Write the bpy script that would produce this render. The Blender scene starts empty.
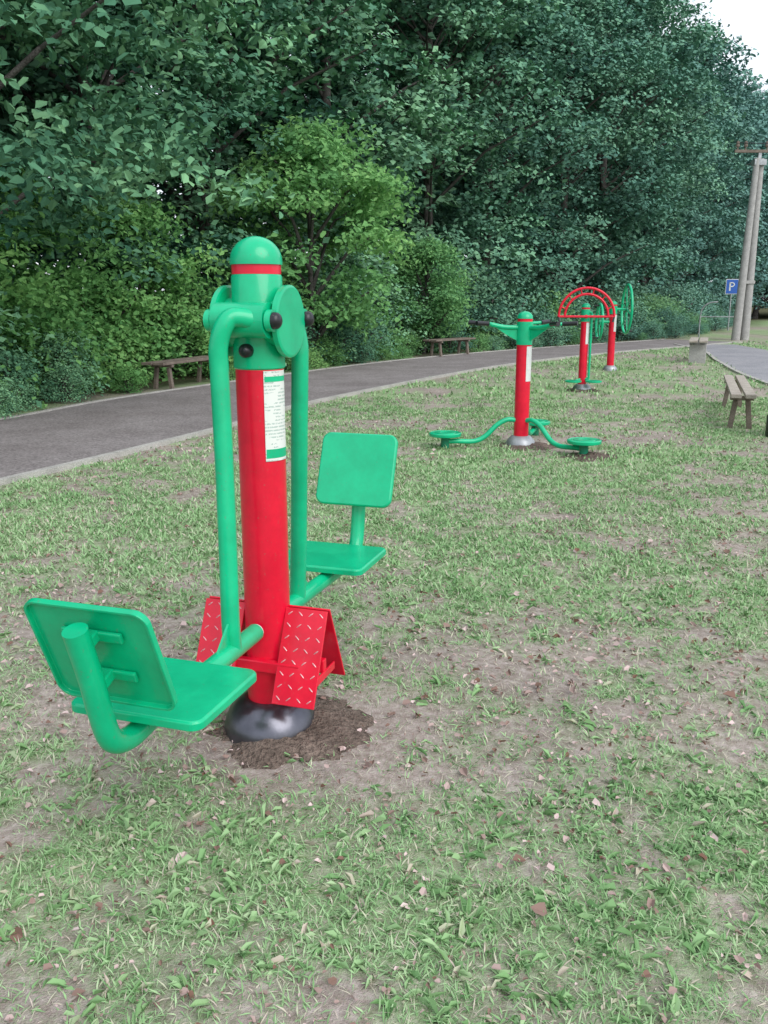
import bpy, bmesh, math, random
import numpy as np
from mathutils import Vector, Matrix
random.seed(7); RNG=np.random.default_rng(11)
scene=bpy.context.scene
COL=scene.collection
rad=math.radians

# ------------------------------------------------------------------ materials
def new_mat(name):
    m=bpy.data.materials.new(name); m.use_nodes=True
    nt=m.node_tree; nt.nodes.clear()
    out=nt.nodes.new('ShaderNodeOutputMaterial')
    b=nt.nodes.new('ShaderNodeBsdfPrincipled')
    nt.links.new(b.outputs[0],out.inputs[0])
    return m,nt,b,out
def N(nt,t,**kw):
    n=nt.nodes.new(t)
    for k,v in kw.items():
        if k in n.inputs: n.inputs[k].default_value=v
        else: setattr(n,k,v)
    return n
def noise(nt,scale,detail=4,rough=.55,vec=None):
    n=N(nt,'ShaderNodeTexNoise'); n.inputs['Scale'].default_value=scale
    n.inputs['Detail'].default_value=detail; n.inputs['Roughness'].default_value=rough
    if vec is not None: nt.links.new(vec,n.inputs['Vector'])
    return n
def ramp(nt,fac,stops):
    r=N(nt,'ShaderNodeValToRGB'); e=r.color_ramp.elements
    while len(e)<len(stops): e.new(.5)
    for i,(p,c) in enumerate(stops):
        e[i].position=p; e[i].color=(c[0],c[1],c[2],1)
    nt.links.new(fac,r.inputs[0]); return r
def mixc(nt,fac,a,b,mode='MIX'):
    m=N(nt,'ShaderNodeMix',data_type='RGBA',blend_type=mode)
    for s,v in ((0,fac),(6,a),(7,b)):
        if isinstance(v,bpy.types.NodeSocket): nt.links.new(v,m.inputs[s])
        else: m.inputs[s].default_value = v if s==0 else (v[0],v[1],v[2],1)
    return m.outputs[2]
def bump(nt,b,h,strength,dist=.01):
    n=N(nt,'ShaderNodeBump'); n.inputs['Strength'].default_value=strength; n.inputs['Distance'].default_value=dist
    nt.links.new(h,n.inputs['Height']); nt.links.new(n.outputs[0],b.inputs['Normal'])

def paint(name,c,rough=.30,dirt=(.2,.17,.13),coat=.3):
    m,nt,b,o=new_mat(name)
    tc=N(nt,'ShaderNodeTexCoord')
    n=noise(nt,7,4,.65,tc.outputs['Object']); n2=noise(nt,90,2,.6,tc.outputs['Object'])
    r=ramp(nt,n.outputs[0],[(.35,[x*.84 for x in c]),(.7,[min(1,x*1.08) for x in c])])
    r2=ramp(nt,n2.outputs[0],[(.64,(0,0,0)),(.8,(.4,.4,.4))])
    col=mixc(nt,r2.outputs[0],r.outputs[0],dirt)
    nt.links.new(col,b.inputs['Base Color'])
    rr=N(nt,'ShaderNodeMapRange'); rr.inputs[3].default_value=rough*.7; rr.inputs[4].default_value=rough*1.5
    nt.links.new(n.outputs[0],rr.inputs[0]); nt.links.new(rr.outputs[0],b.inputs['Roughness'])
    b.inputs['Coat Weight'].default_value=coat; b.inputs['Coat Roughness'].default_value=.08
    b.inputs['Specular IOR Level'].default_value=.4
    n3=noise(nt,35,2,.5,tc.outputs['Object']); bump(nt,b,n3.outputs[0],.1,.004)
    return m
M_GREEN=paint('green_paint',(.001,.50,.235))
M_GREEN2=paint('green_paint_dark',(.01,.24,.13))
M_RED=paint('red_paint',(.80,.004,.035))
M_BLACK=paint('black_plastic',(.012,.012,.016),.4)
M_WHITE=paint('white_paint',(.75,.76,.74),.4)
M_BLUE=paint('blue_sign_paint',(.02,.12,.5),.4)

def metal(name,c,rough,met=1.0,sc=9):
    m,nt,b,o=new_mat(name); tc=N(nt,'ShaderNodeTexCoord')
    n=noise(nt,sc,6,.6,tc.outputs['Object'])
    r=ramp(nt,n.outputs[0],[(.3,[x*.55 for x in c]),(.7,c)])
    nt.links.new(r.outputs[0],b.inputs['Base Color'])
    b.inputs['Metallic'].default_value=met; b.inputs['Roughness'].default_value=rough
    bump(nt,b,n.outputs[0],.15,.01); return m
M_STEEL=metal('dark_base_cover',(.17,.17,.20),.28,.85)
M_RIDGE=metal('worn_ridge',(.95,.55,.58),.35,.3)
M_GALV=metal('galvanised_steel',(.5,.52,.54),.5,.6)

def rough_mat(name,c1,c2,scale,bs=.4,bd=.01,rough=.9,fine=120):
    m,nt,b,o=new_mat(name); tc=N(nt,'ShaderNodeTexCoord')
    n=noise(nt,scale,5,.65,tc.outputs['Object']); f=noise(nt,fine,2,.7,tc.outputs['Object'])
    r=ramp(nt,n.outputs[0],[(.3,c1),(.7,c2)])
    g=ramp(nt,f.outputs[0],[(.3,(.55,.55,.55)),(.7,(1.25,1.25,1.25))])
    nt.links.new(mixc(nt,1.0,r.outputs[0],g.outputs[0],'MULTIPLY'),b.inputs['Base Color'])
    b.inputs['Roughness'].default_value=rough; b.inputs['Specular IOR Level'].default_value=.25
    bump(nt,b,f.outputs[0],bs,bd); return m
M_CONC=rough_mat('concrete',(.36,.35,.34),(.50,.49,.47),6)
M_WOOD=rough_mat('weathered_wood',(.36,.31,.26),(.55,.50,.43),5)
M_DWOOD=rough_mat('dark_wood',(.15,.12,.10),(.28,.23,.19),5)
M_BARK=rough_mat('bark',(.06,.055,.05),(.15,.14,.13),4,.8,.03,.95,40)
M_PATH=rough_mat('path_gravel_asphalt',(.22,.195,.19),(.32,.29,.285),1.2,.6,.012,.95,38)
M_ROAD=rough_mat('road_asphalt',(.28,.28,.30),(.38,.37,.39),1.0,.4,.01,.95,60)
M_KERB=rough_mat('kerb_concrete',(.38,.37,.34),(.56,.54,.50),3)
M_SOIL=rough_mat('dug_soil',(.12,.09,.072),(.26,.20,.165),9,1.0,.03,1.0,60)

def leaf_mat(name,stops,transl=.3,haze=None):
    m,nt,b,o=new_mat(name); nt.nodes.remove(b)
    a=N(nt,'ShaderNodeAttribute',attribute_name='tint')
    r=ramp(nt,a.outputs['Fac'],stops); col=r.outputs[0]
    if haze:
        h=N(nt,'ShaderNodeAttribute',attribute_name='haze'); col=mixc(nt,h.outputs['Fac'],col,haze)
    d=N(nt,'ShaderNodeBsdfDiffuse'); nt.links.new(col,d.inputs[0])
    if transl<=0:
        nt.links.new(d.outputs[0],o.inputs[0]); return m
    t=N(nt,'ShaderNodeBsdfTranslucent'); nt.links.new(col,t.inputs[0])
    mx=N(nt,'ShaderNodeMixShader'); mx.inputs[0].default_value=transl
    nt.links.new(d.outputs[0],mx.inputs[1]); nt.links.new(t.outputs[0],mx.inputs[2]); nt.links.new(mx.outputs[0],o.inputs[0])
    return m
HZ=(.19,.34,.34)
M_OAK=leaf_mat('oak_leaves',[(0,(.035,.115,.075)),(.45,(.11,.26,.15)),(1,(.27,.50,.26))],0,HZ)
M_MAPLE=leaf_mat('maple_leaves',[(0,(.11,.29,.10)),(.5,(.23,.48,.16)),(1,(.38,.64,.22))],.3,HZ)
M_GRASS=leaf_mat('grass_blades',[(0,(.15,.30,.12)),(.4,(.26,.44,.20)),(.75,(.40,.56,.31)),(.93,(.52,.51,.38)),(1,(.58,.48,.42))],0)
M_DRY=leaf_mat('dry_leaf_litter',[(0,(.18,.10,.07)),(.6,(.42,.31,.28)),(1,(.68,.54,.52))],0)

# ------------------------------------------------------------------ helpers
def empty(name,loc=(0,0,0),rotz=0):
    e=bpy.data.objects.new(name,None); e.location=loc; e.rotation_euler[2]=rotz; e.empty_display_size=.2
    COL.objects.link(e); return e
def mesh_obj(name,verts,faces,mat,parent=None,smooth=False,bevel=0,loc=None,rot=None,seg=2):
    me=bpy.data.meshes.new(name); me.from_pydata([tuple(v) for v in verts],[],faces); me.update()
    bm=bmesh.new(); bm.from_mesh(me); bmesh.ops.recalc_face_normals(bm,faces=bm.faces); bm.to_mesh(me); bm.free()
    if smooth:
        for p in me.polygons: p.use_smooth=True
    o=bpy.data.objects.new(name,me); me.materials.append(mat); COL.objects.link(o)
    if parent: o.parent=parent
    if loc: o.location=loc
    if rot: o.rotation_euler=rot
    if bevel:
        md=o.modifiers.new('b','BEVEL'); md.width=bevel; md.segments=seg; md.limit_method='ANGLE'; md.angle_limit=rad(35)
    return o
def box(name,size,loc,mat,parent=None,rot=None,bevel=.004):
    x,y,z=[s/2 for s in size]
    v=[(-x,-y,-z),(x,-y,-z),(x,y,-z),(-x,y,-z),(-x,-y,z),(x,-y,z),(x,y,z),(-x,y,z)]
    f=[(0,1,2,3),(4,5,6,7),(0,1,5,4),(1,2,6,5),(2,3,7,6),(3,0,4,7)]
    return mesh_obj(name,v,f,mat,parent,False,bevel,loc,rot)
def lathe(name,prof,mat,parent=None,seg=40,loc=None,rot=None,smooth=True):
    v=[];f=[]
    for (r,z) in prof:
        for i in range(seg):
            a=2*math.pi*i/seg; v.append((r*math.cos(a),r*math.sin(a),z))
    for k in range(len(prof)-1):
        for i in range(seg):
            j=(i+1)%seg; f.append((k*seg+i,k*seg+j,(k+1)*seg+j,(k+1)*seg+i))
    f.append(tuple(range(seg))); f.append(tuple((len(prof)-1)*seg+i for i in range(seg)))
    o=mesh_obj(name,v,f,mat,parent,False,0,loc,rot)
    if smooth:
        me=o.data
        for p in me.polygons: p.use_smooth=(len(p.vertices)==4)
        md=o.modifiers.new('es','EDGE_SPLIT'); md.split_angle=rad(40)
    return o
def catmull(pts,n=8):
    P=[Vector(p) for p in pts]; P=[P[0]*2-P[1]]+P+[P[-1]*2-P[-2]]; out=[]
    for i in range(1,len(P)-2):
        a,b,c,d=P[i-1],P[i],P[i+1],P[i+2]
        for k in range(n):
            t=k/n; out.append(.5*((2*b)+(c-a)*t+(2*a-5*b+4*c-d)*t*t+(3*b-a-3*c+d)*t**3))
    out.append(P[-2]); return out
def tube(name,pts,r,mat,parent=None,seg=16,curve=True,n=8):
    P=catmull(pts,n) if curve and len(pts)>2 else [Vector(p) for p in pts]
    m=len(P); R=[r]*m if not isinstance(r,(list,tuple)) else [r[0]+(r[1]-r[0])*i/(m-1) for i in range(m)]
    v=[];f=[]; up=None
    for i,p in enumerate(P):
        t=(P[min(i+1,m-1)]-P[max(i-1,0)]).normalized()
        if up is None:
            up=t.orthogonal().normalized()
        else:
            up=(up-t*up.dot(t)).normalized()
        s=t.cross(up)
        for k in range(seg):
            a=2*math.pi*k/seg; v.append(p+(up*math.cos(a)+s*math.sin(a))*R[i])
    for i in range(m-1):
        for k in range(seg):
            j=(k+1)%seg; f.append((i*seg+k,i*seg+j,(i+1)*seg+j,(i+1)*seg+k))
    f.append(tuple(range(seg))); f.append(tuple((m-1)*seg+k for k in range(seg)))
    o=mesh_obj(name,v,f,mat,parent)
    for p in o.data.polygons: p.use_smooth=(len(p.vertices)==4)
    md=o.modifiers.new('es','EDGE_SPLIT'); md.split_angle=rad(45)
    return o
def rrect(w,h,r,n=7):
    out=[]
    for cx,cy,a0 in ((w/2-r,h/2-r,0),(-w/2+r,h/2-r,90),(-w/2+r,-h/2+r,180),(w/2-r,-h/2+r,270)):
        for i in range(n+1):
            a=rad(a0+90*i/n); out.append((cx+r*math.cos(a),cy+r*math.sin(a)))
    return out
def tray(name,w,h,d,r,mat,parent,mtx):
    o1=rrect(w,h,r); e=.006
    o0=rrect(w-2*e,h-2*e,r-e); i1=rrect(w-.016,h-.016,r-.008)
    n=len(o1); L=[]
    for ring,z in ((o0,0),(o1,-e),(o1,-d),(i1,-d),(i1,-.009)):
        L+= [(x,y,z) for x,y in ring]
    f=[tuple(range(n)),tuple(4*n+i for i in range(n))]
    for k in range(4):
        for i in range(n):
            j=(i+1)%n; f.append((k*n+i,k*n+j,(k+1)*n+j,(k+1)*n+i))
    o=mesh_obj(name,L,f,mat,parent,bevel=.002); o.matrix_local=mtx; return o
def frame(origin,xa,ya):
    xa=Vector(xa).normalized(); ya=Vector(ya).normalized(); za=xa.cross(ya).normalized()
    m=Matrix.Identity(4)
    for i in range(3):
        m[i][0]=xa[i]; m[i][1]=ya[i]; m[i][2]=za[i]; m[i][3]=origin[i]
    return m

def np_mesh(name,V,F,mats,tint=None,matidx=None,haze=None):
    me=bpy.data.meshes.new(name)
    me.vertices.add(len(V)); me.vertices.foreach_set('co',V.astype(np.float32).ravel())
    me.loops.add(F.size); me.loops.foreach_set('vertex_index',F.astype(np.int32).ravel())
    me.polygons.add(len(F)); me.polygons.foreach_set('loop_start',np.arange(0,F.size,4,dtype=np.int32))
    if matidx is not None: me.polygons.foreach_set('material_index',matidx.astype(np.int32))
    me.update(calc_edges=True)
    if tint is not None:
        at=me.attributes.new('tint','FLOAT','POINT'); at.data.foreach_set('value',tint.astype(np.float32))
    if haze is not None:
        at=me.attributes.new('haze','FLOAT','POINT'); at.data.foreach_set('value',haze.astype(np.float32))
    for m in mats: me.materials.append(m)
    return me
def unit(a): return a/np.maximum(np.linalg.norm(a,axis=1,keepdims=True),1e-6)
def leaf_quads(C,A,Nn,L,W,fold=.12):
    A=unit(A); B=unit(np.cross(A,Nn)); U=np.cross(B,A)
    L=L[:,None]; W=W[:,None]
    v0=C; v1=C+A*L*.45+B*W*.5+U*L*fold; v2=C+A*L; v3=C+A*L*.45-B*W*.5+U*L*fold
    return np.stack([v0,v1,v2,v3],1).reshape(-1,3)
def leaf_hex(C,A,Nn,L,W,fold=.12,curl=.15,g=None):
    A=unit(A); B=unit(np.cross(A,Nn)); U=np.cross(B,A); n=len(C)
    g=g or RNG; j=lambda a:(a*(1+g.normal(0,.22,(n,1))))
    L=L[:,None]; W=W[:,None]; f=L*fold
    b=C; t=C+A*L-U*L*curl
    l1=C+A*L*j(.28)+B*W*j(.45)+U*f; l2=C+A*L*j(.70)+B*W*j(.42)+U*f*.6
    r1=C+A*L*j(.28)-B*W*j(.45)+U*f; r2=C+A*L*j(.70)-B*W*j(.42)+U*f*.6
    return np.stack([b,l1,l2,t,b,t,r2,r1],1).reshape(-1,3)
def frusta(P0,P1,R0,R1,k=6):
    D=unit(P1-P0); ref=np.where(np.abs(D[:,2:3])>.9,np.array([[1,0,0.]]),np.array([[0,0,1.]]))
    X=unit(np.cross(D,ref)); Y=np.cross(D,X); V=[];
    for P,R in ((P0,R0),(P1,R1)):
        for i in range(k):
            a=2*math.pi*i/k; V.append(P+(X*math.cos(a)+Y*math.sin(a))*R[:,None])
    V=np.stack(V,1); n=len(P0); base=(np.arange(n)*2*k)[:,None]
    F=np.stack([np.stack([base[:,0]+i,base[:,0]+(i+1)%k,base[:,0]+k+(i+1)%k,base[:,0]+k+i],1) for i in range(k)],1).reshape(-1,4)
    return V.reshape(-1,3),F

_T=np.random.default_rng(5).random((256,256))
def vn(x,y,s,o=0):
    x=np.asarray(x)/s+o*17.3+1000; y=np.asarray(y)/s+o*9.1+1000
    xi=np.floor(x).astype(int); yi=np.floor(y).astype(int); fx=x-xi; fy=y-yi
    fx=fx*fx*(3-2*fx); fy=fy*fy*(3-2*fy)
    g=lambda a,b:_T[a%256,b%256]
    return (g(xi,yi)*(1-fx)+g(xi+1,yi)*fx)*(1-fy)+(g(xi,yi+1)*(1-fx)+g(xi+1,yi+1)*fx)*fy
def fbm(x,y,s,o=0,k=4):
    t=0;a=1;n=0
    for i in range(k):
        t=t+a*vn(x,y,s/2**i,o+i); n+=a; a*=.6
    return t/n
def sst(x,a,b):
    t=np.clip((x-a)/(b-a),0,1); return t*t*(3-2*t)

# ------------------------------------------------------------------ layout curves
PATH=[(-10,-6),(-8,0),(-6.2,4.5),(-4.65,7.9),(-3.45,10.9),(-2.4,14.1),(1.2,21.3),(5,26.6),(9.2,31.2),(12.2,34.4)]
FOREST=PATH+[(15,38.5),(19,46),(25,58),(34,72),(48,86),(66,96)]
PAVE=[(7.0,-4),(7.1,6),(8.1,16),(9.4,22),(10.75,27),(11.3,31.5)]
ROADB=[(17,6),(18,22),(20.6,38),(27,52),(38,62),(56,68),(90,70)]
def cm(pts,n=14): return np.array([(p.x,p.y) for p in catmull([(a,b,0) for a,b in pts],n)])
cPATH,cFOR,cPAVE,cROAD=cm(PATH),cm(FOREST),cm(PAVE),cm(ROADB)
def nrm(c):
    t=np.gradient(c,axis=0); t/=np.linalg.norm(t,axis=1,keepdims=True); return np.stack([-t[:,1],t[:,0]],1),t
def sdist(x,y,c):
    x=np.asarray(x,float).ravel(); y=np.asarray(y,float).ravel(); out=np.empty(len(x)); nn,_=nrm(c)
    for i in range(0,len(x),20000):
        dx=x[i:i+20000,None]-c[None,:,0]; dy=y[i:i+20000,None]-c[None,:,1]
        d=dx*dx+dy*dy; k=d.argmin(1); ar=np.arange(len(k))
        along=dx[ar,k]*nn[k,0]+dy[ar,k]*nn[k,1]
        out[i:i+20000]=np.sign(along)*np.sqrt(d[ar,k])
    return out
POST=(-.41,2.93)
def height(x,y):
    return -.02*fbm(x,y,.5,3)
def cover(x,y):
    c=fbm(x,y,1.1,1,5); c2=fbm(x,y,.16,8,3)
    v=c*.48+c2*.52
    v=.08+.92*sst(v,.35,.62)
    d=np.hypot(x-POST[0]-.10,y-POST[1]+.05); v=v*(.1+.9*sst(d,.25,.75))
    for (cx,cy,rx,ry,s) in ((.30,2.9,.8,1.2,.5),(-1.7,3.9,1.0,1.0,.55),(-1.05,1.7,.45,.35,.45),(1.0,3.9,.9,.7,.65),(.15,1.6,.5,.3,.7),(2.0,6.0,1.6,.7,.75)):
        q=np.hypot((x-cx)/rx,(y-cy)/ry)+.5*(c2-.5); v=v*(s+(1-s)*sst(q,.4,1.15))
    return v
# ------------------------------------------------------------------ ground
def axis(a,b,step,lo,hi,g=1.13):
    c=list(np.arange(a,b,step)); s=step; r=[c[-1]]
    while r[-1]<hi: s*=g; r.append(r[-1]+s)
    s=step; l=[c[0]]
    while l[-1]>lo: s*=g; l.append(l[-1]-s)
    return np.array(l[:0:-1]+c+r[1:])
gx=axis(-4,5,.05,-600,600); gy=axis(.6,11,.05,-200,900)
X,Y=np.meshgrid(gx,gy); x=X.ravel(); y=Y.ravel()
sd=sdist(x,y,cFOR)
z=height(x,y)
V=np.stack([x,y,z],1); nx=len(gx); ny=len(gy)
ii=np.arange((ny-1)*nx).reshape(ny-1,nx)[:,:-1].ravel()
F=np.stack([ii,ii+1,ii+nx+1,ii+nx],1)
me=np_mesh('ground',V,F,[])
a=me.attributes.new('cover','FLOAT','POINT'); a.data.foreach_set('value',cover(x,y).astype(np.float32))
fo=sst(sd,1.6,2.8)
a=me.attributes.new('forest','FLOAT','POINT'); a.data.foreach_set('value',fo.astype(np.float32))
me.polygons.foreach_set('use_smooth',np.ones(len(me.polygons),bool))
ground=bpy.data.objects.new('ground',me); COL.objects.link(ground)
m,nt,b,o=new_mat('ground_grass_soil'); nt.nodes.remove(b); tc=N(nt,'ShaderNodeTexCoord'); P=tc.outputs['Object']
ac=N(nt,'ShaderNodeAttribute',attribute_name='cover'); af=N(nt,'ShaderNodeAttribute',attribute_name='forest')
n1=noise(nt,1.2,3,.7,P); n2=noise(nt,28,4,.75,P); n3=noise(nt,140,2,.7,P)
soil=ramp(nt,n2.outputs[0],[(.25,(.22,.17,.145)),(.5,(.38,.315,.285)),(.75,(.58,.50,.47))])
grs=ramp(nt,n2.outputs[0],[(.25,(.17,.25,.11)),(.5,(.28,.41,.20)),(.78,(.43,.53,.32))])
fa=N(nt,'ShaderNodeMath',operation='MULTIPLY_ADD'); fa.inputs[1].default_value=1.3; fa.inputs[2].default_value=-.70
nt.links.new(n3.outputs[0],fa.inputs[0])
fb=N(nt,'ShaderNodeMath',operation='ADD',use_clamp=True); nt.links.new(ac.outputs['Fac'],fb.inputs[0]); nt.links.new(fa.outputs[0],fb.inputs[1])
c1=mixc(nt,fb.outputs[0],soil.outputs[0],grs.outputs[0])
lit=ramp(nt,n2.outputs[0],[(.3,(.06,.055,.035)),(.6,(.11,.11,.065)),(.8,(.09,.16,.06))])
c2=mixc(nt,af.outputs['Fac'],c1,lit.outputs[0])
g=ramp(nt,n1.outputs[0],[(.3,(.8,.8,.8)),(.7,(1.15,1.15,1.15))])
df=N(nt,'ShaderNodeBsdfDiffuse'); nt.links.new(mixc(nt,1.0,c2,g.outputs[0],'MULTIPLY'),df.inputs['Color'])
bn=N(nt,'ShaderNodeBump'); bn.inputs['Strength'].default_value=.7; bn.inputs['Distance'].default_value=.012
nt.links.new(n3.outputs[0],bn.inputs['Height']); nt.links.new(bn.outputs[0],df.inputs['Normal']); nt.links.new(df.outputs[0],o.inputs[0])
me.materials.append(m)

def ribbon(name,c,hw,z,mat,off=0,thick=0):
    nn,_=nrm(c); l=c+nn*(off+hw); r=c+nn*(off-hw); v=[];f=[]
    for i in range(len(c)):
        if thick:
            v+=[(l[i,0],l[i,1],z-thick),(l[i,0],l[i,1],z),(r[i,0],r[i,1],z),(r[i,0],r[i,1],z-thick)]
        else: v+=[(l[i,0],l[i,1],z),(r[i,0],r[i,1],z)]
    k=4 if thick else 2
    for i in range(len(c)-1):
        for j in range(k-1): f.append((i*k+j,i*k+j+1,(i+1)*k+j+1,(i+1)*k+j))
    return mesh_obj(name,v,f,mat)
ribbon('footpath',cPATH,1.5,.012,M_PATH)
ribbon('path_kerb',cPATH,.038,.038,M_KERB,-1.54,.09)
ribbon('path_kerb',cPATH,.035,.03,M_KERB,1.54,.08)
ribbon('pavement',cPAVE,1.0,.008,M_ROAD)
ribbon('pavement_kerb',cPAVE,.045,.03,M_KERB,1.05,.08)
ribbon('road',cROAD,3.2,.016,M_ROAD)
ribbon('road_kerb',cROAD,.06,.11,M_KERB,3.27,.2)

def soil_patch(name,cx,cy,R,h):
    v=[];f=[];nr=22;ns=90
    for k in range(nr+1):
        t=k/nr
        for i in range(ns):
            a=2*math.pi*i/ns; rr=R*t*(.62+.78*float(fbm(math.cos(a)*1.9+9,math.sin(a)*1.9,.8,2,5)))
            X_=cx+rr*math.cos(a)*1.1; Y_=cy+rr*math.sin(a)
            zz=h*(1-t**2)+.05*(float(fbm(X_,Y_,.06,3,3))-.3)*(1-t)-.02*t; v.append((X_,Y_,zz))
    for k in range(nr):
        for i in range(ns):
            j=(i+1)%ns; f.append((k*ns+i,k*ns+j,(k+1)*ns+j,(k+1)*ns+i))
    return mesh_obj(name,v,f,M_SOIL,smooth=True)
soil_patch('soil_mound',POST[0]+.08,POST[1]-.02,.285,.04)
soil_patch('soil_mound',1.5,9.3,.33,.03); soil_patch('soil_mound',3.42,15.3,.33,.03)
soil_patch('soil_mound',2.06,8.66,.3,.012)

# ------------------------------------------------------------------ grass
def scatter(y0,y1,n):
    yy=y0+(y1-y0)*RNG.random(n*2); xx=(RNG.random(n*2)-.5)*2*(.52*y1+.9)
    k=np.abs(xx)<.52*yy+.9; return xx[k][:n],yy[k][:n]
def okmask(x,y,margin=.05):
    return ((sdist(x,y,cPATH)<-(1.57+RNG.random(len(x))*margin*2)) & (np.abs(sdist(x,y,cPAVE))>1.02) & (np.abs(sdist(x,y,cROAD))>3.2))
GV=[];GT=[]
def add_tufts(y0,y1,n,blades,L,W,spread,lay,covpow=1.0,post=.17,dry=False,hexa=False):
    x,y=scatter(y0,y1,n); c=cover(x,y)
    k=((RNG.random(len(x))<(c**covpow if not dry else 1))&okmask(x,y)&(np.hypot(x-POST[0],y-POST[1])>post))
    x,y=x[k],y[k]; n=len(x)
    if n==0: return
    tb=np.repeat(RNG.random(n)*.5+.0+.45*fbm(x,y,.7,4,3),blades)
    x=np.repeat(x,blades)+RNG.normal(0,spread,n*blades); y=np.repeat(y,blades)+RNG.normal(0,spread,n*blades)
    m=n*blades; z=height(x,y)-.004
    az=RNG.random(m)*2*math.pi; el=np.clip(RNG.normal(lay,.3,m),.03,1.5)
    A=np.stack([np.cos(az)*np.cos(el),np.sin(az)*np.cos(el),np.sin(el)],1)
    Nn=np.stack([RNG.normal(0,.3,m),RNG.normal(0,.3,m),np.ones(m)],1)
    l=L*(.4+1.0*RNG.random(m)); w=W*(.6+.8*RNG.random(m)); C=np.stack([x,y,z],1)
    t=np.clip(tb+RNG.normal(0,.13,m),0,.9)
    d=RNG.random(m)<(.09 if not dry else 1.1); t[d]=.9+.1*RNG.random(d.sum())
    if hexa: GV.append(leaf_hex(C,A,Nn,l,w,.06,.3)); GT.append(np.repeat(t,8))
    else: GV.append(leaf_quads(C,A,Nn,l,w,.1)); GT.append(np.repeat(t,4))
add_tufts(1.0,2.6,16000,7,.034,.0036,.013,.5)
add_tufts(1.0,2.6,3000,6,.042,.013,.010,.35,1.4,hexa=True)
add_tufts(1.0,3.5,9000,3,.04,.0022,.02,.05,dry=True)
add_tufts(2.6,4.5,18000,7,.038,.0045,.016,.55)
add_tufts(2.6,4.5,2800,6,.042,.014,.014,.4,1.4,hexa=True)
add_tufts(3.5,8,12000,3,.05,.004,.03,.08,dry=True)
add_tufts(4.5,8,22000,6,.045,.008,.025,.65)
add_tufts(8,14,20000,5,.05,.013,.04,.75)
add_tufts(14,34,18000,4,.07,.03,.07,.9)
Vg=np.concatenate(GV); me=np_mesh('grass',Vg,np.arange(len(Vg)).reshape(-1,4),[M_GRASS],np.concatenate(GT))
COL.objects.link(bpy.data.objects.new('grass',me))
LV=[];LT=[]
for (y0,y1,n,L) in ((1.0,3,3400,.016),(3,6,5000,.021),(6,12,3200,.028),(1.0,7,260,.034)):
    x,y=scatter(y0,y1,n); k=(sdist(x,y,cPATH)<-1.6)&(RNG.random(len(x))<1.2-cover(x,y)); x,y=x[k],y[k]; m=len(x)
    az=RNG.random(m)*6.28
    A=np.stack([np.cos(az),np.sin(az),RNG.normal(0,.35,m)],1); Nn=np.stack([RNG.normal(0,.5,m),RNG.normal(0,.5,m),np.ones(m)],1)
    l=L*(.6+RNG.random(m)**2*1.1)
    LV.append(leaf_hex(np.stack([x,y,height(x,y)+.008+.010*RNG.random(m)],1),A,Nn,l,l*(.5+.4*RNG.random(m)),.2,.15)); LT.append(np.repeat(RNG.random(m)**1.1,8))
Vl=np.concatenate(LV); me=np_mesh('fallen_leaves',Vl,np.arange(len(Vl)).reshape(-1,4),[M_DRY],np.concatenate(LT))
COL.objects.link(bpy.data.objects.new('fallen_leaves',me))

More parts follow.
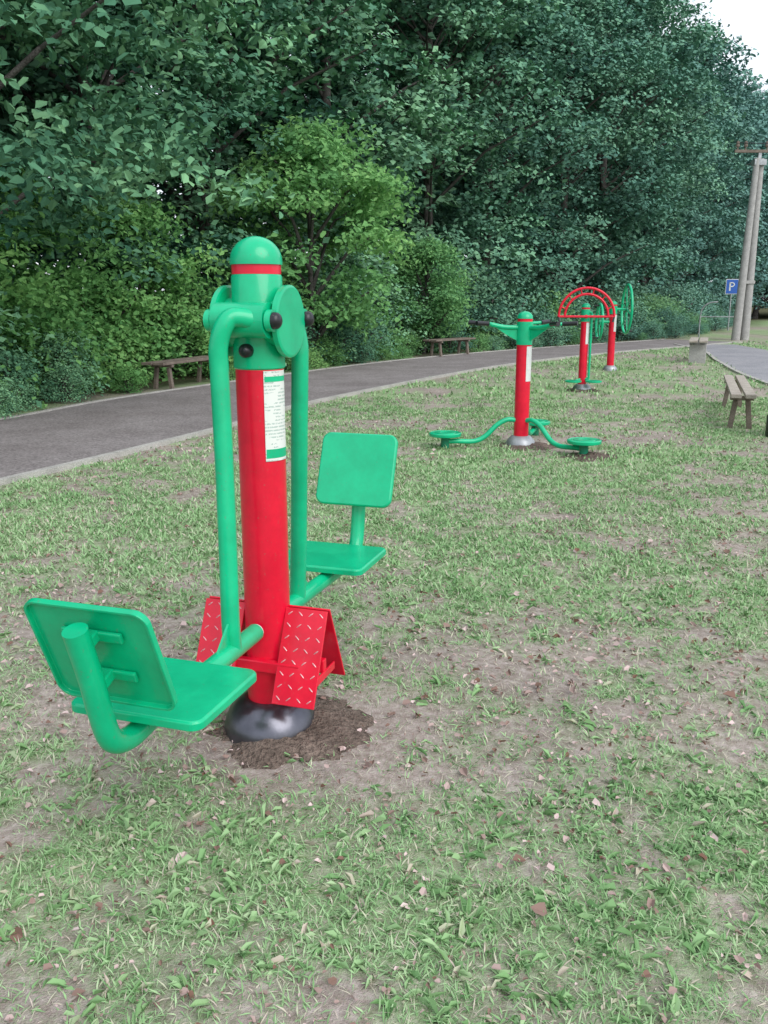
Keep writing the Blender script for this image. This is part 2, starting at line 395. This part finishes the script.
# ------------------------------------------------------------------ trees
def tree_arrays(H,zb,R,ncl,sub,lv,L,seed,spr=.9,trunk=.22,tilt=.5,hexa=False):
    g=np.random.default_rng(seed)
    t=g.random(ncl)**.9; zc=zb+(H-zb)*t
    prof=R*np.clip(np.sin(math.pi*(t*.80+.16)),.05,1)**.7
    an=np.arange(ncl)*2.39996+g.normal(0,.3,ncl); rr=prof*(.45+.6*g.random(ncl)**.6)
    rr*=1+.18*np.sin(an*3+seed)
    C=np.stack([rr*np.cos(an),rr*np.sin(an),zc],1)
    sel=np.arange(ncl)%3==0; Cb=C[sel]; nb=len(Cb)
    z0=np.clip(zc[sel]-1.0-.35*rr[sel],zb*.45,H*.93)
    P0=np.stack([0*z0,0*z0,z0],1); mid=P0*.45+Cb*.55+np.stack([g.normal(0,.15,nb),g.normal(0,.15,nb),.25+0*z0],1)
    br=.03+.03*rr[sel]/R
    tz=np.array([-.1,.3,1.2,zb,(zb+H)/2,H*.95]); tr=trunk*np.array([1.5,1.1,.95,.8,.5,.1])
    tx=np.stack([g.normal(0,.06,6),g.normal(0,.06,6),tz],1)
    V1,F1=frusta(tx[:-1],tx[1:],tr[:-1],tr[1:],10)
    V2,F2=frusta(P0,mid,br,br*.65,5); V3,F3=frusta(mid,Cb,br*.65,br*.25,4)
    n=ncl*sub
    th=g.random(n)*6.283; q=np.sqrt(g.random(n))*spr*(.7+.6*np.repeat(g.random(ncl),sub))
    S=np.repeat(C,sub,0)+np.stack([q*np.cos(th),q*np.sin(th),-.38*q*q+g.normal(0,.13,n)],1)
    m=n*lv
    Cc=np.repeat(S,lv,0)+g.normal(0,1,(m,3))*np.array([.18,.18,.11])
    az=g.random(m)*6.283; A=np.stack([np.cos(az),np.sin(az),-.35+g.normal(0,.35,m)],1)
    out=unit(np.stack([Cc[:,0],Cc[:,1],0*Cc[:,0]],1))*.75
    Nn=g.normal(0,tilt,(m,3))+np.array([0,0,1])+out
    l=L*(.6+.7*g.random(m))
    if hexa: V4=leaf_hex(Cc,A,Nn,l,l*.62,.08,.15,g); rep=8
    else: V4=leaf_quads(Cc,A,Nn,l,l*.68,.08); rep=4
    tint=np.repeat(g.random(ncl),sub*lv)*.45+np.repeat(g.random(n),lv)*.2+g.random(m)*.35
    nv=[0,len(V1),len(V1)+len(V2),len(V1)+len(V2)+len(V3)]
    V=np.concatenate([V1,V2,V3,V4]); F4=np.arange(len(V4)).reshape(-1,4)+nv[3]
    F=np.concatenate([F1,F2+nv[1],F3+nv[2],F4])
    mi=np.concatenate([np.zeros(len(F1)+len(F2)+len(F3)),np.ones(len(F4))])
    T=np.concatenate([np.zeros(nv[3]),np.repeat(tint,rep)])
    return V,F,mi,T
OAK=[tree_arrays(14,2.4,3.7,150,13,15,.185,21),
     tree_arrays(15,3.2,3.5,150,13,15,.175,22),
     tree_arrays(13,1.9,3.4,145,13,15,.175,23)]
NEARO=tree_arrays(10.5,2.6,4.6,130,16,20,.14,28,1.0,.2,.5,True)
FARO=[tree_arrays(17,2.0,4.2,130,9,12,.28,25,1.1),tree_arrays(16,1.6,4.0,130,9,12,.28,26,1.1)]
MAP=[tree_arrays(5.2,1.2,1.9,60,12,18,.14,31,.6,.07,.5,True),
     tree_arrays(4.2,.9,1.6,50,12,18,.13,32,.55,.06,.5,True)]
BUSH=[tree_arrays(1.7,.15,1.1,34,9,13,.10,41,.45,.03),
      tree_arrays(1.2,.1,.9,28,9,13,.09,42,.4,.03)]
def xform(arr,x,y,s,rz,tv):
    V,F,mi,T=arr; c,s_=math.cos(rz),math.sin(rz)
    W=np.stack([V[:,0]*c-V[:,1]*s_,V[:,0]*s_+V[:,1]*c,V[:,2]],1)*s+np.array([x,y,-.03])
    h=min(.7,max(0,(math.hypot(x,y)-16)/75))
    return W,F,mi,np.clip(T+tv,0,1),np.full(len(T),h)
def merged(name,items,mats,vr=.25):
    Vs=[];Fs=[];Ms=[];Ts=[];Hs=[];o=0
    for (arr,x,y,s,mo) in items:
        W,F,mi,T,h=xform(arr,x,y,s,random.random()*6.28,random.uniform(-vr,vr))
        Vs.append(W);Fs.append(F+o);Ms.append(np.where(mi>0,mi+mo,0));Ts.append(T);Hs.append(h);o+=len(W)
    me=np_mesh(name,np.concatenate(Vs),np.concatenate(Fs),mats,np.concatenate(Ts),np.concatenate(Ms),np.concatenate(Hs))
    ob=bpy.data.objects.new(name,me); COL.objects.link(ob); return ob
nn,_=nrm(cFOR); seglen=np.r_[0,np.cumsum(np.linalg.norm(np.diff(cFOR,axis=0),axis=1))]
def at(s,d):
    i=np.searchsorted(seglen,s); i=min(i,len(cFOR)-1); return cFOR[i]+nn[i]*d
Ltot=seglen[-1]
back=[]
s=19
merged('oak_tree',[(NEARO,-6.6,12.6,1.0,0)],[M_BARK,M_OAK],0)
while s<Ltot:
    far=s>62
    p=at(s,5.3+random.uniform(-.5,.7)); k=random.randrange(3); sc=random.uniform(.88,1.08)
    if far: back.append((FARO[k%2],p[0],p[1],sc,0))
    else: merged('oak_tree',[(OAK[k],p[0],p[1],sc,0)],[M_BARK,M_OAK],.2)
    s+=random.uniform(3.8,5.0)
for d,stp,sc in ((9.4,5.4,1.05),(14.5,6.5,1.25)):
    s=8
    while s<Ltot:
        p=at(s,d+random.uniform(-1,1)); back.append((random.choice(FARO),p[0],p[1],sc*random.uniform(.9,1.1),0)); s+=stp*random.uniform(.8,1.2)
for (x_,y_,s_) in ((42,76,1.2),(50,74,1.2),(58,80,1.3),(66,78,1.2),(46,84,1.3),(36,80,1.2),(76,82,1.3)):
    back.append((FARO[0],x_,y_,s_,0))
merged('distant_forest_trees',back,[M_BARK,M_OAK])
for (x_,y_,k,sc) in ((-1.7,21.2,0,1.0),(-6.3,14.2,1,.85),(-4.9,17.6,1,.8),(1.2,26.3,1,.75),(-7.6,12.4,1,.8)):
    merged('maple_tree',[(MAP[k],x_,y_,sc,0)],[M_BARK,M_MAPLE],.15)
BEN=[(-3.62,16.2),(1.85,25.1)]
und=[]
s=12
while s<75:
    for d in (1.85,2.5,3.6,5.4):
        p=at(s+random.uniform(-.4,.4),d+random.uniform(-.1,.3)); sc=random.uniform(.22,.42) if d<2 else random.uniform(.45,.7) if d<3 else random.uniform(.9,1.4)
        if min(math.hypot(p[0]-a,p[1]-b) for a,b in BEN)<(1.2 if d<3 else 1.7): continue
        k=0 if random.random()<.5 else 1
        und.append((BUSH[k],p[0],p[1],sc,k))
    s+=random.uniform(.8,1.4) if s<40 else random.uniform(1.6,2.6)
merged('undergrowth',und,[M_BARK,M_OAK,M_MAPLE])

# ------------------------------------------------------------------ leg press machine
def leg_press():
    E=empty('leg_press_machine',(POST[0],POST[1],0),rad(-18))
    lathe('base_cover',[(.166,-.03),(.168,.012),(.161,.04),(.145,.076),(.118,.104),(.095,.117),(.082,.121)],M_STEEL,E,48)
    lathe('post',[(.079,.08),(.079,1.29)],M_RED,E,48)
    lathe('collar_lower',[(.079,1.283),(.084,1.288),(.084,1.36)],M_GREEN,E,48)
    lathe('collar_upper',[(.082,1.36),(.082,1.575),(.078,1.582)],M_GREEN,E,48)
    lathe('red_ring',[(.079,1.582),(.079,1.612)],M_RED,E,48)
    prof=[(.084,1.612),(.084,1.622)]+[(.084*math.cos(a),1.622+.078*math.sin(a)) for a in [rad(q) for q in range(8,88,8)]]+[(.006,1.70)]
    lathe('cap_dome',prof,M_GREEN,E,48)
    lathe('hub_housing',[(.08,-.095),(.08,.095)],M_GREEN,E,40,(0,0,1.43),(0,rad(90),0))
    for sx in (-1,1):
        lathe('side_plate',[(.106,-.012),(.114,-.008),(.114,.008),(.106,.012)],M_GREEN,E,48,(sx*.108,0,1.435),(0,rad(90),0))
        for sy in (-1,1):
            cp=[(.026,0),(.026,.012)]+[(.026*math.cos(rad(q)),.012+.018*math.sin(rad(q))) for q in (20,40,60,80)]
            if sx>0: lathe('axle_cap',cp,M_BLACK,E,24,(sx*.112,sy*.128,1.44),(0,rad(90)*sx,0))
            lathe('axle_lug',[(.034,-.012),(.034,.008)],M_GREEN,E,28,(sx*.106,sy*.122,1.44),(0,rad(90)*sx,0))
    for sy in (-1,1):
        lathe('hub_web',[(.055,-.09),(.055,.09)],M_GREEN,E,32,(0,sy*.105,1.44),(0,rad(90),0))
        lathe('stop_buffer',[(.022,0),(.022,.02),(.014,.032),(.004,.036)],M_BLACK,E,24,(sy*.0,sy*.083,1.345),(rad(-90)*sy,0,0))
    for sgn,nm,bz in ((-1,'near',0.0),(1,'far',0.13)):
        q=lambda a,b,c:(a*(-sgn),b*(-sgn),c)
        ax=-.045 if sgn<0 else -.062
        tube('arm_'+nm,[q(.06,-.125,1.44),q(.0,-.165,1.45),q(ax+.02,-.185,1.425),q(ax,-.19,1.36),q(ax,-.19,1.27),q(ax*.75,-.205,1.0),q(ax*.4,-.235,.7),q(-.006,-.26,.5),q(0,-.265,.40)],.030,M_GREEN,E,24,n=10)
        tube('beam_'+nm,[q(0,-.10,.395),q(0,-.80,.385)],.031,M_GREEN,E,24)
        tube('beam_end_'+nm,[q(0,-.090,.395),q(0,-.10,.395)],.027,M_WHITE,E,24)
        mesh_obj('gusset_'+nm,[q(.004,-.27,.41),q(.004,-.38,.41),q(.004,-.262,.52),q(-.004,-.27,.41),q(-.004,-.38,.41),q(-.004,-.262,.52)],[(0,1,2),(3,4,5),(0,1,4,3),(1,2,5,4),(2,0,3,5)],M_GREEN,E)
        sx0=.015 if sgn<0 else .03
        tray('seat_'+nm,.40,.36,.026,.035,M_GREEN,E,frame(q(sx0,-.68,.455),q(1,0,0),q(0,1,0)))
        for yy in (-.60,-.76): box('seat_bracket_'+nm,(.28,.03,.03),q(0,yy,.428),M_GREEN,E)
        b0=Vector(q(0,-.865,.50+bz)); b1=Vector(q(0,-.985,.80+bz)); up=(b1-b0).normalized(); mid=(b0+b1)/2
        xa=Vector(q(-1,0,0)); 
        fr=frame(mid,xa,up); 
        if (fr.to_3x3()@Vector((0,0,1))).dot(Vector(q(0,1,0)))<0: fr=frame(mid,-xa,up)
        tray('backrest_'+nm,.35,.325,.022,.04,M_GREEN,E,fr)
        dz=bz
        tube('back_support_'+nm,[q(0,-.74,.385),q(0,-.85,.378),q(0,-.925,.41+dz*.3),q(0,-.96,.50+dz*.8),q(0,-.985,.60+dz),q(0,-1.03,.745+dz)],.031,M_GREEN,E,24,n=10)
        for k in (.32,.72):
            ang=math.atan2(-(up.y),up.z)
            box('back_bracket_'+nm,(.17,.012,.03),b0.lerp(b1,k)+Vector(q(0,-.016,-.006)),M_GREEN,E,(ang,0,0))
            box('back_lug_'+nm,(.045,.05,.03),b0.lerp(b1,k)+Vector(q(0,-.04,-.01)),M_GREEN,E,(ang,0,0))
    for sx in (-1,1):
        for sy in (-1,1):
            top=Vector((sx*.155,sy*.010,.465)); bot=Vector((sx*.155,sy*.150,.165)); u=(top-bot); Ln=u.length; u.normalize()
            xa=Vector((1,0,0)); fr=frame((top+bot)/2,xa,u)
            nz=(fr.to_3x3()@Vector((0,0,1)))
            if nz.y*sy<0: fr=frame((top+bot)/2,-xa,u)
            o=box('footplate',(.155,Ln,.008),(0,0,0),M_RED,E,bevel=.002); o.matrix_local=fr
            vs=[];fs=[]
            for r in range(8):
                for c in range(4):
                    a=rad(40) if (r+c)%2 else rad(-40)
                    cx=-.057+c*.038; cy=-Ln/2+.022+r*(Ln-.04)/7.0; k=len(vs)
                    for i in range(8):
                        t=2*math.pi*i/8; px=.0115*math.cos(t); py=.0026*math.sin(t)
                        vs.append((cx+px*math.cos(a)-py*math.sin(a),cy+px*math.sin(a)+py*math.cos(a),.0038))
                    vs.append((cx,cy,.0075))
                    for i in range(8): fs.append((k+i,k+(i+1)%8,k+8))
            o=mesh_obj('plate_tread',vs,fs,M_RIDGE,E); o.matrix_local=fr
        box('footplate_rib',(.008,.17,.03),(sx*.10,0,.23),M_RED,E)
        box('footplate_rib',(.008,.17,.03),(sx*.215,0,.23),M_RED,E)
    box('footplate_crossbar',(.43,.03,.05),(0,.0,.26),M_RED,E)
    box('footplate_crossbar',(.32,.03,.04),(0,-.085,.27),M_RED,E)
    def label(a0,a1,z0,z1,rr,mat,nm):
        v=[];f=[];n=14
        for i in range(n+1):
            a=rad(a0+(a1-a0)*i/n)
            v+=[(rr*math.cos(a),rr*math.sin(a),z0),(rr*math.cos(a),rr*math.sin(a),z1)]
        for i in range(n): f.append((2*i,2*i+2,2*i+3,2*i+1))
        mesh_obj(nm,v,f,mat,E,smooth=True)
    mL,nt,b,o=new_mat('label_print'); tc=N(nt,'ShaderNodeTexCoord')
    sp=N(nt,'ShaderNodeSeparateXYZ'); nt.links.new(tc.outputs['Object'],sp.inputs[0])
    w=N(nt,'ShaderNodeMath',operation='FRACT'); mu=N(nt,'ShaderNodeMath',operation='MULTIPLY'); mu.inputs[1].default_value=90
    nt.links.new(sp.outputs[2],mu.inputs[0]); nt.links.new(mu.outputs[0],w.inputs[0])
    gt=N(nt,'ShaderNodeMath',operation='GREATER_THAN'); gt.inputs[1].default_value=.55; nt.links.new(w.outputs[0],gt.inputs[0])
    nz=noise(nt,160,2,.6,tc.outputs['Object']); g2=N(nt,'ShaderNodeMath',operation='GREATER_THAN'); g2.inputs[1].default_value=.45; nt.links.new(nz.outputs[0],g2.inputs[0])
    nb=noise(nt,22,1,.5,tc.outputs['Object']); g3=N(nt,'ShaderNodeMath',operation='GREATER_THAN'); g3.inputs[1].default_value=.46; nt.links.new(nb.outputs[0],g3.inputs[0])
    m1=N(nt,'ShaderNodeMath',operation='MULTIPLY'); nt.links.new(gt.outputs[0],m1.inputs[0]); nt.links.new(g2.outputs[0],m1.inputs[1])
    m2=N(nt,'ShaderNodeMath',operation='MULTIPLY'); nt.links.new(m1.outputs[0],m2.inputs[0]); nt.links.new(g3.outputs[0],m2.inputs[1])
    nt.links.new(mixc(nt,m2.outputs[0],(.78,.80,.76),(.45,.55,.5)),b.inputs['Base Color']); b.inputs['Roughness'].default_value=.35
    label(-56,12,.985,1.280,.0812,mL,'info_label'); label(-54,10,1.245,1.262,.0820,M_GREEN,'label_band'); label(-54,10,.995,1.025,.0820,M_GREEN,'label_band')
    return E
leg_press()

def std_post(E,top,collar,r=.078,label=True,colr=M_GREEN,pm=M_RED):
    lathe('base_cover',[(.16,-.03),(.16,.02),(.14,.06),(.1,.1),(.08,.105)],M_GALV,E,32)
    lathe('post',[(r,.08),(r,collar)],pm,E,32)
    lathe('collar',[(r+.006,collar-.005),(r+.006,top-.11)],colr,E,32)
    lathe('ring',[(r,top-.11),(r,top-.08)],M_RED,E,32)
    lathe('cap_dome',[(r+.004,top-.08)]+[((r+.004)*math.cos(rad(q)),top-.075+.07*math.sin(rad(q))) for q in range(5,88,10)],M_GREEN,E,32)
    if label:
        v=[];f=[];n=10
        for i in range(n+1):
            a=rad(-78+70*i/n); rr=r+.003; v+=[(rr*math.cos(a),rr*math.sin(a),collar-.38),(rr*math.cos(a),rr*math.sin(a),collar-.02)]
        for i in range(n): f.append((2*i,2*i+2,2*i+3,2*i+1))
        mesh_obj('info_label',v,f,M_WHITE,E,smooth=True)
def twister():
    E=empty('waist_twister_machine',(1.46,9.32,0),0)
    std_post(E,1.40,1.06)
    for ang in (190,310,70):
        a=rad(ang); c,s_=math.cos(a),math.sin(a); q=lambda r,z,t=0:(r*c-t*s_,r*s_+t*c,z)
        tube('foot_arm',[q(.06,.27),q(.16,.275),q(.27,.22),q(.40,.10),q(.52,.055),q(.70,.06),q(.83,.062)],.026,M_GREEN,E,14)
        lathe('disc_stem',[(.045,-.03),(.045,.12)],M_GREEN2,E,20,q(.83,0))
        lathe('turning_disc',[(.10,.105),(.165,.12),(.17,.13),(.17,.15),(.155,.158),(.15,.154),(.11,.154),(.105,.159),(.06,.159),(.055,.154),(.01,.154)],M_GREEN,E,36,q(.83,0))
        tube('handle_arm',[q(.06,1.23),q(.22,1.235),q(.38,1.265)],.024,M_GREEN,E,14)
        vs=[q(.07,1.24,.006),q(.36,1.26,.006),q(.20,1.16,.006),q(.07,1.09,.006),q(.07,1.24,-.006),q(.36,1.26,-.006),q(.20,1.16,-.006),q(.07,1.09,-.006)]
        mesh_obj('handle_web',vs,[(0,1,2,3),(4,5,6,7),(0,1,5,4),(1,2,6,5),(2,3,7,6),(3,0,4,7)],M_GREEN,E)
        for t in (-1,1):
            tube('handlebar',[q(.37,1.265,0),q(.42,1.272,t*.09)],.018,M_GREEN,E,12)
            tube('grip',[q(.42,1.272,t*.09),q(.56,1.28,t*.15)],.023,M_BLACK,E,12)
twister()

def arc_trainer():
    E=empty('arc_arm_trainer',(3.42,15.3,0),rad(-6))
    std_post(E,1.47,1.16,.07)
    pts=lambda R,y:[(R*math.cos(rad(a)),y,1.24+R*1.02*math.sin(rad(a))) for a in range(0,181,15)]
    for R in (.46,.36):
        tube('arc_rail',pts(R,-.12),.021,M_RED,E,10,n=3)
    for a in range(20,180,28):
        ca,sa=math.cos(rad(a)),math.sin(rad(a))
        tube('arc_rung',[(.36*ca,-.12,1.24+.367*sa),(.46*ca,-.12,1.24+.469*sa)],.010,M_RED,E,8)
    tube('arc_base_rail',[(-.46,-.12,1.24),(.46,-.12,1.24)],.02,M_RED,E,10)
    tube('arc_bracket',[(0,0,1.24),(0,-.12,1.24)],.03,M_RED,E,10)
    for sx in (-1,1):
        tube('hand_lever',[(sx*.46,-.12,1.24),(sx*.44,-.14,1.15)],.016,M_BLACK,E,8)
    tube('side_rail',[(.10,-.05,.2),(.10,-.05,1.3)],.02,M_GREEN,E,10)
    tube('side_rail_top',[(.10,-.05,1.3),(0,0,1.32)],.02,M_GREEN,E,10)
    tube('side_rail_foot',[(.10,-.05,.2),(0,0,.2)],.02,M_GREEN,E,10)
    for sx in (-1,1):
        tube('step_arm',[(0,0,.2),(sx*.1,-.1,.17),(sx*.17,-.18,.15)],.02,M_GREEN,E,8)
        lathe('step_plate',[(.09,.14),(.14,.15),(.14,.175),(.12,.18)],M_GREEN,E,24,(sx*.17,-.18,0))
arc_trainer()
def wheel_trainer():
    E=empty('arm_wheel_trainer',(5.03,19.8,0),rad(-3))
    std_post(E,1.5,1.22)
    for sx,R,zc in ((1,.52,1.32),(-1,.38,1.05)):
        xo=sx*.29
        tube('axle',[(0,0,zc),(xo,0,zc)],.03,M_GREEN,E,10)
        tube('wheel_rim',[(xo,R*math.cos(rad(a)),zc+R*math.sin(rad(a))) for a in range(0,361,15)],.028,M_GREEN,E,8,n=2)
        for k in range(6):
            a=rad(60*k+15); tube('wheel_spoke',[(xo,0,zc),(xo,R*math.cos(a),zc+R*math.sin(a))],.012,M_GREEN,E,8)
        lathe('wheel_hub',[(.06,-.02),(.06,.02)],M_GREEN2,E,20,(xo,0,zc),(0,rad(90),0))
        for a in (80,260):
            yy,zz=R*.92*math.cos(rad(a)),zc+R*.92*math.sin(rad(a)); tube('wheel_knob',[(xo,yy,zz),(xo+sx*.12,yy,zz)],.018,M_BLACK,E,8)
wheel_trainer()

# ------------------------------------------------------------------ benches
def bench(x,y,ang,L,h,leg,plank,conc=False,pw=.20,px0=.12):
    E=empty('park_bench',(x,y,0),ang)
    for i,px in enumerate((-px0,px0)):
        box('seat_plank_%d'%(i+1),(pw,L,.045),(px,0,h-.022),plank,E,bevel=.006)
    W=2*px0+pw
    for sy in (-1,1):
        yy=sy*(L/2-.32)
        box('leg_crossbar',(W*.95,.07,.05),(0,yy,h-.070),leg,E)
        if conc:
            box('leg_block',(W*.9,.16,h-.10+.05),(0,yy,(h-.10)/2-.027),leg,E,bevel=.01)
        else:
            for sx in (-1,1): box('leg',(.06,.07,h-.05),(sx*W*.33,yy,(h-.095)/2-.025),leg,E,rot=(0,rad(-7)*sx,0))
bench(4.70,11.75,rad(-19),3.0,.43,M_DWOOD,M_WOOD,pw=.12,px0=.08)
bench(-3.62,16.2,rad(-19),2.1,.47,M_DWOOD,M_DWOOD)
bench(1.85,25.1,rad(-38),2.0,.47,M_DWOOD,M_DWOOD)
bench(8.05,22.9,rad(-20),2.2,.55,M_CONC,M_WOOD,True)

def power_pole():
    E=empty('power_pole',(14.0,35.2,0),rad(0))
    tube('pole_left',[(-.20,0,-.2),(.0,0,6.7)],[.17,.11],M_CONC,E,14)
    tube('pole_right',[(.22,.15,-.2),(.22,.15,6.7)],[.17,.11],M_CONC,E,14)
    box('brace',(.5,.08,.12),(.1,.0,2.2),M_CONC,E); box('head_clamp',(.45,.36,.2),(.11,.08,6.55),M_GALV,E)
    box('crossarm',(1.7,.10,.10),(.0,.05,6.95),M_DWOOD,E); box('crossarm_stub',(.12,.12,.5),(.11,.08,6.75),M_GALV,E)
    for k,px in enumerate((-.75,-.45,.35,.75)):
        lathe('insulator',[(.03,0),(.03,.1),(.07,.11),(.075,.16),(.05,.2),(.065,.22),(.05,.29),(.015,.31)],M_DWOOD,E,14,(px,.05,7.0))
        pts=[(px+30*t,.05-12*t,7.25-3.2*t*(1-t)) for t in [i/10 for i in range(11)]]
        tube('wire',pts,.010,M_BLACK,E,5,n=2)
power_pole()
E=empty('parking_sign',(17.8,46.5,0),rad(-8))
tube('sign_pole',[(0,0,-.1),(0,0,2.6)],.035,M_GALV,E,10)
box('sign_panel',(.62,.02,.75),(0,-.05,2.2),M_WHITE,E); box('sign_face',(.56,.012,.69),(0,-.064,2.2),M_BLUE,E,bevel=.001)
box('letter_stem',(.07,.01,.42),(-.1,-.073,2.2),M_WHITE,E,bevel=.001)
tube('letter_bowl',[(-.1,-.074,2.39),(.03,-.074,2.38),(.1,-.074,2.3),(.03,-.074,2.21),(-.1,-.074,2.2)],.03,M_WHITE,E,6)
E=empty('tubular_barrier',(13.3,37.6,0),rad(-15))
tube('barrier_hoop',[(-.1,0,-.1),(-.1,0,.9),(.0,0,1.25),(.25,0,1.42),(.55,0,1.45)],.03,M_GALV,E,10)
tube('barrier_rail',[(-.1,0,.85),(1.6,0,.85)],.022,M_GALV,E,10); tube('barrier_leg',[(1.6,0,-.1),(1.6,0,.85)],.03,M_GALV,E,10)
E=empty('litter_bin',(4.56,9.95,0),0)
lathe('bin_foot',[(.20,-.03),(.205,.02),(.205,.22),(.19,.25)],M_BLACK,E,28)
lathe('bin_body',[(.16,.25),(.175,.27),(.185,.72),(.19,.73),(.19,.75),(.165,.75),(.16,.70),(.155,.35)],M_WHITE,E,28)
lathe('bin_band',[(.187,.60),(.189,.60),(.189,.66),(.187,.66)],M_GREEN,E,28)

# ------------------------------------------------------------------ light
w=bpy.data.worlds.new('World'); scene.world=w; w.use_nodes=True; nt=w.node_tree
bg=nt.nodes['Background']; sk=nt.nodes.new('ShaderNodeTexSky'); sk.sky_type='NISHITA'; sk.sun_disc=False
SEL,SAZ=rad(42),rad(140)
sk.sun_elevation=SEL; sk.sun_rotation=SAZ; sk.air_density=1.0; sk.dust_density=2; sk.ozone_density=1.2
tc=nt.nodes.new('ShaderNodeTexCoord'); cn=noise(nt,1.6,4,.55,tc.outputs['Generated'])
cf=nt.nodes.new('ShaderNodeMapRange'); cf.inputs[1].default_value=.3; cf.inputs[2].default_value=.65; cf.inputs[3].default_value=.55; cf.inputs[4].default_value=.9
nt.links.new(cn.outputs[0],cf.inputs[0])
nt.links.new(mixc(nt,cf.outputs[0],sk.outputs[0],(8.3,8.8,9.5)),bg.inputs[0]); bg.inputs[1].default_value=.15
sl=bpy.data.lights.new('sun','SUN'); sl.energy=2.0; sl.angle=rad(50); sl.color=(1,.98,.95)
so=bpy.data.objects.new('sun',sl); COL.objects.link(so)
d=Vector((math.sin(SAZ)*math.cos(SEL),math.cos(SAZ)*math.cos(SEL),math.sin(SEL)))
so.rotation_euler=d.to_track_quat('Z','Y').to_euler(); so.location=(0,0,30)
scene.view_settings.view_transform='Standard'; scene.view_settings.look='None'; scene.view_settings.exposure=0

cd=bpy.data.cameras.new('camera'); cam=bpy.data.objects.new('camera',cd); COL.objects.link(cam)
cam.location=(0,0,1.5); cam.rotation_euler=(rad(90-13.5),0,0); cd.sensor_width=36; cd.lens=30.94; cd.clip_end=2000; cd.clip_start=.05
scene.camera=cam
